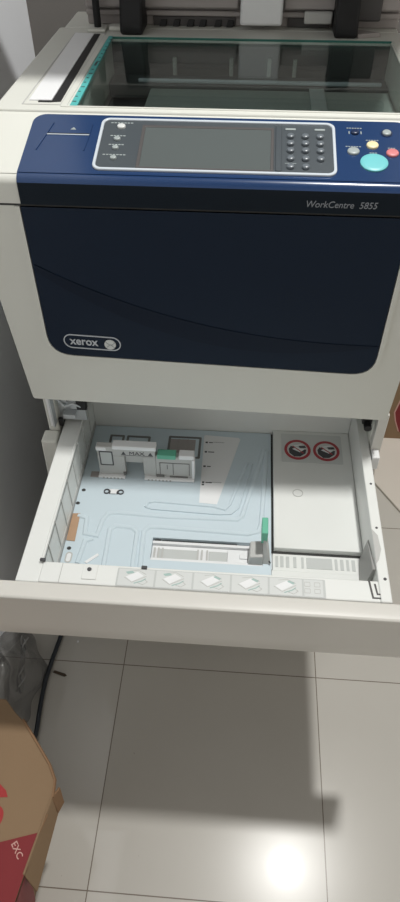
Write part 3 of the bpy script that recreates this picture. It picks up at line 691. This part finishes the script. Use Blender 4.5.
# ------------------------------------------------------------------ cartons, sheet, bag, cable
def carton_left():
    t = thing('carton', 'brown and red cardboard carton standing open on the floor below the tray', 'carton', (-.37, -.62, 0))
    zt = .250
    top_ = [(-.463,-.4400),(-.372,-.4330),(-.3530,-.4400),(-.3420,-.4405),(-.3220,-.4600),(-.3060,-.4720),(-.2730,-.5080),(-.2480,-.5360),(-.2350,-.5560),(-.2325,-.5840),(-.2490,-.6770),(-.2640,-.790),(-.463,-.790)]
    base = [(-.455,-.460),(-.385,-.455),(-.375,-.456),(-.365,-.460),(-.345,-.470),(-.335,-.480),(-.320,-.515),(-.300,-.545),(-.290,-.565),(-.286,-.590),(-.284,-.672),(-.288,-.780),(-.455,-.780)]
    b = MB(); bm = b.bm
    A = [bm.verts.new((x, y, .001)) for x, y in base]; Bv = [bm.verts.new((x, y, zt)) for x, y in top_]
    n = len(A); bm.faces.new(A[::-1]); bm.faces.new(Bv)
    for i in range(n): bm.faces.new((A[i], A[(i+1)%n], Bv[(i+1)%n], Bv[i]))
    b.build('carton_body', M_CARD, t, .0015)
    FT = FXY(zt)
    pr = MB().prism([(-.462,-.694),(-.294,-.643),(-.2435,-.6275),(-.2495,-.6770),(-.2640,-.789),(-.462,-.789)], FT, -.0005, .0007).build('red_band', M_CRED, t)
    # red printed wall on the side facing the room
    def side(u, v, h):                        # u along the edge (y), v height fraction
        k = v; xa = -.2840 + (u + .672)*-.02; xb = -.2490 + (-.677 - u)*-.135 if u < -.677 else -.2490 + (u + .677)*.18
        return (xa + (xb - xa)*k + .0012 + h, u, .001 + (zt - .002)*k)
    b = MB(); bm = b.bm; g = []
    for i in range(9):
        u = -.785 + i*.0145; row = []
        for j in range(5): row.append(bm.verts.new(side(u, j/4, 0)))
        g.append(row)
    for r0, r1 in zip(g, g[1:]):
        for j in range(4): bm.faces.new((r0[j], r0[j+1], r1[j+1], r1[j]))
    b.build('red_side_print', M_CRED, t)
    # torn flap hanging over the right edge
    b = MB(); b.hexa(((-.2300,-.5760,.198),(-.2380,-.6890,.198),(-.2410,-.6890,.198),(-.2330,-.5760,.198),(-.2320,-.5730,.2525),(-.2490,-.6790,.2525),(-.2520,-.6790,.2515),(-.2350,-.5730,.2515)))
    b.build('side_flap', M_CARD, t, .001)
    b = MB(); b.hexa(((-.2245,-.5720,.200),(-.2300,-.5880,.200),(-.2330,-.5880,.200),(-.2275,-.5720,.200),(-.2260,-.5640,.245),(-.2330,-.5820,.250),(-.2360,-.5820,.250),(-.2290,-.5640,.245)))
    b.build('torn_corner', M_CARDIN, t, .001)
    b = MB(); b.ribbon([(-.3060,-.4715),(-.2730,-.5075),(-.2480,-.5355),(-.2355,-.5560),(-.2330,-.5800)], .0050, FT, -.003, .0022); b.build('crushed_edge', M_CARDIN, t, smooth=True)
    b = MB().ribbon([(-.2350,-.6030),(-.2420,-.6300),(-.2445,-.6400)], .0022, FT, -.0002, .0006); b.build('flap_crease', M_CARDIN, t)
    # printed letters and the part of a mark at the picture's edge
    dx, dy = (.0155, -.0195), (.0195, .0155)
    L = math.hypot(*dx); ux = (dx[0]/L, dx[1]/L); uy = (-ux[1], ux[0])
    MB().text('EXC', .0125, FT, .0007, .0011, (-.2775, -.6440), ux, uy, bold=.0001).build('carton_lettering', M_CPINK, t)
    b = MB(); b.prism([(-.330,-.5700),(-.315,-.5680),(-.3040,-.5760),(-.2990,-.5845),(-.312,-.5860),(-.330,-.5820)], FT, -.0003, .0006)
    b.ring(rr(-.345, -.2985, -.6270, -.5960, .0140, 6), rr(-.345, -.3055, -.6180, -.6030, .0070, 6), FT, -.0003, .0006)
    b.ring(rr(-.345, -.3070, -.6170, -.6040, .0060, 6), rr(-.345, -.3090, -.6150, -.6060, .0045, 6), FT, -.0003, .0006)
    b.build('carton_mark', M_LOGORED, t)
carton_left()

def carton_right():
    t = thing('carton', 'brown carton with a red printed panel on the floor to the right of the copier', 'carton', (.52, .53, 0))
    MB().box(.395, .640, .462, .640, .0085, .236).build('carton_body', M_CARD, t, .002)
    b = MB(); b.prism([(.4430,.075),(.4350,.105),(.4430,.160),(.4700,.200),(.600,.200),(.600,.0345),(.4600,.0345)], FXZ(.462), -.0005, .0010); b.build('red_panel', M_CRED, t)
    b = MB(); b.ribbon([(.4580,.036),(.4415,.075),(.4335,.105),(.4415,.161),(.4680,.202)], .0045, FXZ(.462), -.0002, .0012); b.build('panel_border', M_CPINK, t)
    MB().box(.395, .640, .4615, .4635, .0085, .0110).build('base_edge', M_CARDIN, t)
carton_right()
b = MB(); b.prism([(.4080,.4500),(.3760,.3000),(.4340,.2000),(.640,.150),(.700,.640),(.400,.640)], FXY(0), .001, .0080)
tag(b.build('foam_board', M_BOARD, None, .002), 'pale off-white board lying flat on the floor under the carton', 'board')

def bag():
    b = MB(); bm = b.bm; N = 60; rnd = random.Random(5)
    folds = [(rnd.uniform(-.5, .9), rnd.uniform(55, 150), rnd.uniform(0, 6), rnd.uniform(.008, .018)) for _ in range(8)]
    cx, cy, rx, ry = -.412, -.308, .052, .104
    def tri(q): q = q/pi % 2; return abs(q - 1)
    g = []
    for i in range(N+1):
        row = []
        for j in range(N+1):
            u, v = i/N*2 - 1, j/N*2 - 1
            k = max(abs(u), abs(v)); d = math.hypot(u, v) or 1; u2, v2 = u/d*k, v/d*k
            h = .085*(1 - k**2.4)
            for a, f, p, am in folds: h += am*(tri((u2*cos(a)*rx*1.6 + v2*sin(a)*ry)*f + p + 1.5*sin(v2*5))**1.5)*(1 - k**4)
            x = cx + rx*u2*(1 + .10*sin(5*math.atan2(v2, u2))) + .005*sin(70*h + v2*6); y = cy + ry*v2*(1 + .06*cos(4*math.atan2(v2, u2)))
            row.append(bm.verts.new((max(-.4685, min(-.358, x)), y, .002 + max(0, h))))
        g.append(row)
    for i in range(N):
        for j in range(N): bm.faces.new((g[i][j], g[i+1][j], g[i+1][j+1], g[i][j+1]))
    t = thing('plastic_bag', 'crumpled clear plastic bag lying between the wall and the dark cable', 'plastic bag', (cx, cy, 0))
    b.build('bag_body', M_BAG, t, smooth=False)
    # its twisted neck, two strands of gathered film
    b = MB()
    for ph in (0, 2*pi/3, 4*pi/3):
        b.tube([(-.390 + .012*q, -.262 - .095*q, .108 - .030*q) if False else (-.390 + .012*q + (.0075 - .0045*math.sin(pi*min(1, q*1.4)))*cos(ph + q*9), -.255 - .100*q, .104 - .030*q + .005*sin(ph + q*9)) for q in [k/28 for k in range(29)]], .0019, 6)
    b.build('bag_neck', M_BAGN, t, smooth=True)
bag()
tag(MB().prism([(-.3420,-.2730),(-.3180,-.2790),(-.3140,-.2830),(-.3190,-.2850),(-.3440,-.2780)], FXY(0), .0008, .0022).build('packing_scrap', mat('dark_scrap', (.085, .062, .045), .8, .2)), 'thin dark brown scrap lying on the floor right of the cable', 'scrap')
tag(MB().prism([(-.3085,-.2040),(-.3050,-.2030),(-.3040,-.2075),(-.3080,-.2085)], FXY(0), .0008, .0020).build('paper_crumb', M_WHITE), 'tiny white paper crumb on the floor under the tray', 'scrap')
def spl(P, n=8):
    out = []; P = [Vector(p) for p in P]
    for i in range(len(P)-1):
        p0, p1, p2, p3 = P[max(i-1,0)], P[i], P[i+1], P[min(i+2, len(P)-1)]
        for k in range(n):
            t = k/n; out.append(.5*((2*p1) + (p2-p0)*t + (2*p0-5*p1+4*p2-p3)*t*t + (3*p1-p0-3*p2+p3)*t**3))
    return out + [P[-1]]
b = MB().tube(spl([(-.335, .50, .0075), (-.338, .10, .0075), (-.341, -.15, .0075), (-.345, -.204, .0075), (-.350, -.250, .0075), (-.3535, -.300, .0075), (-.3515, -.352, .0075), (-.3475, -.40, .0075), (-.349, -.43, .0065)]), .0047)
tag(b.build('power_cable', M_CABLE, None, smooth=True), 'dark blue cable running along the floor beside the copier', 'cable')
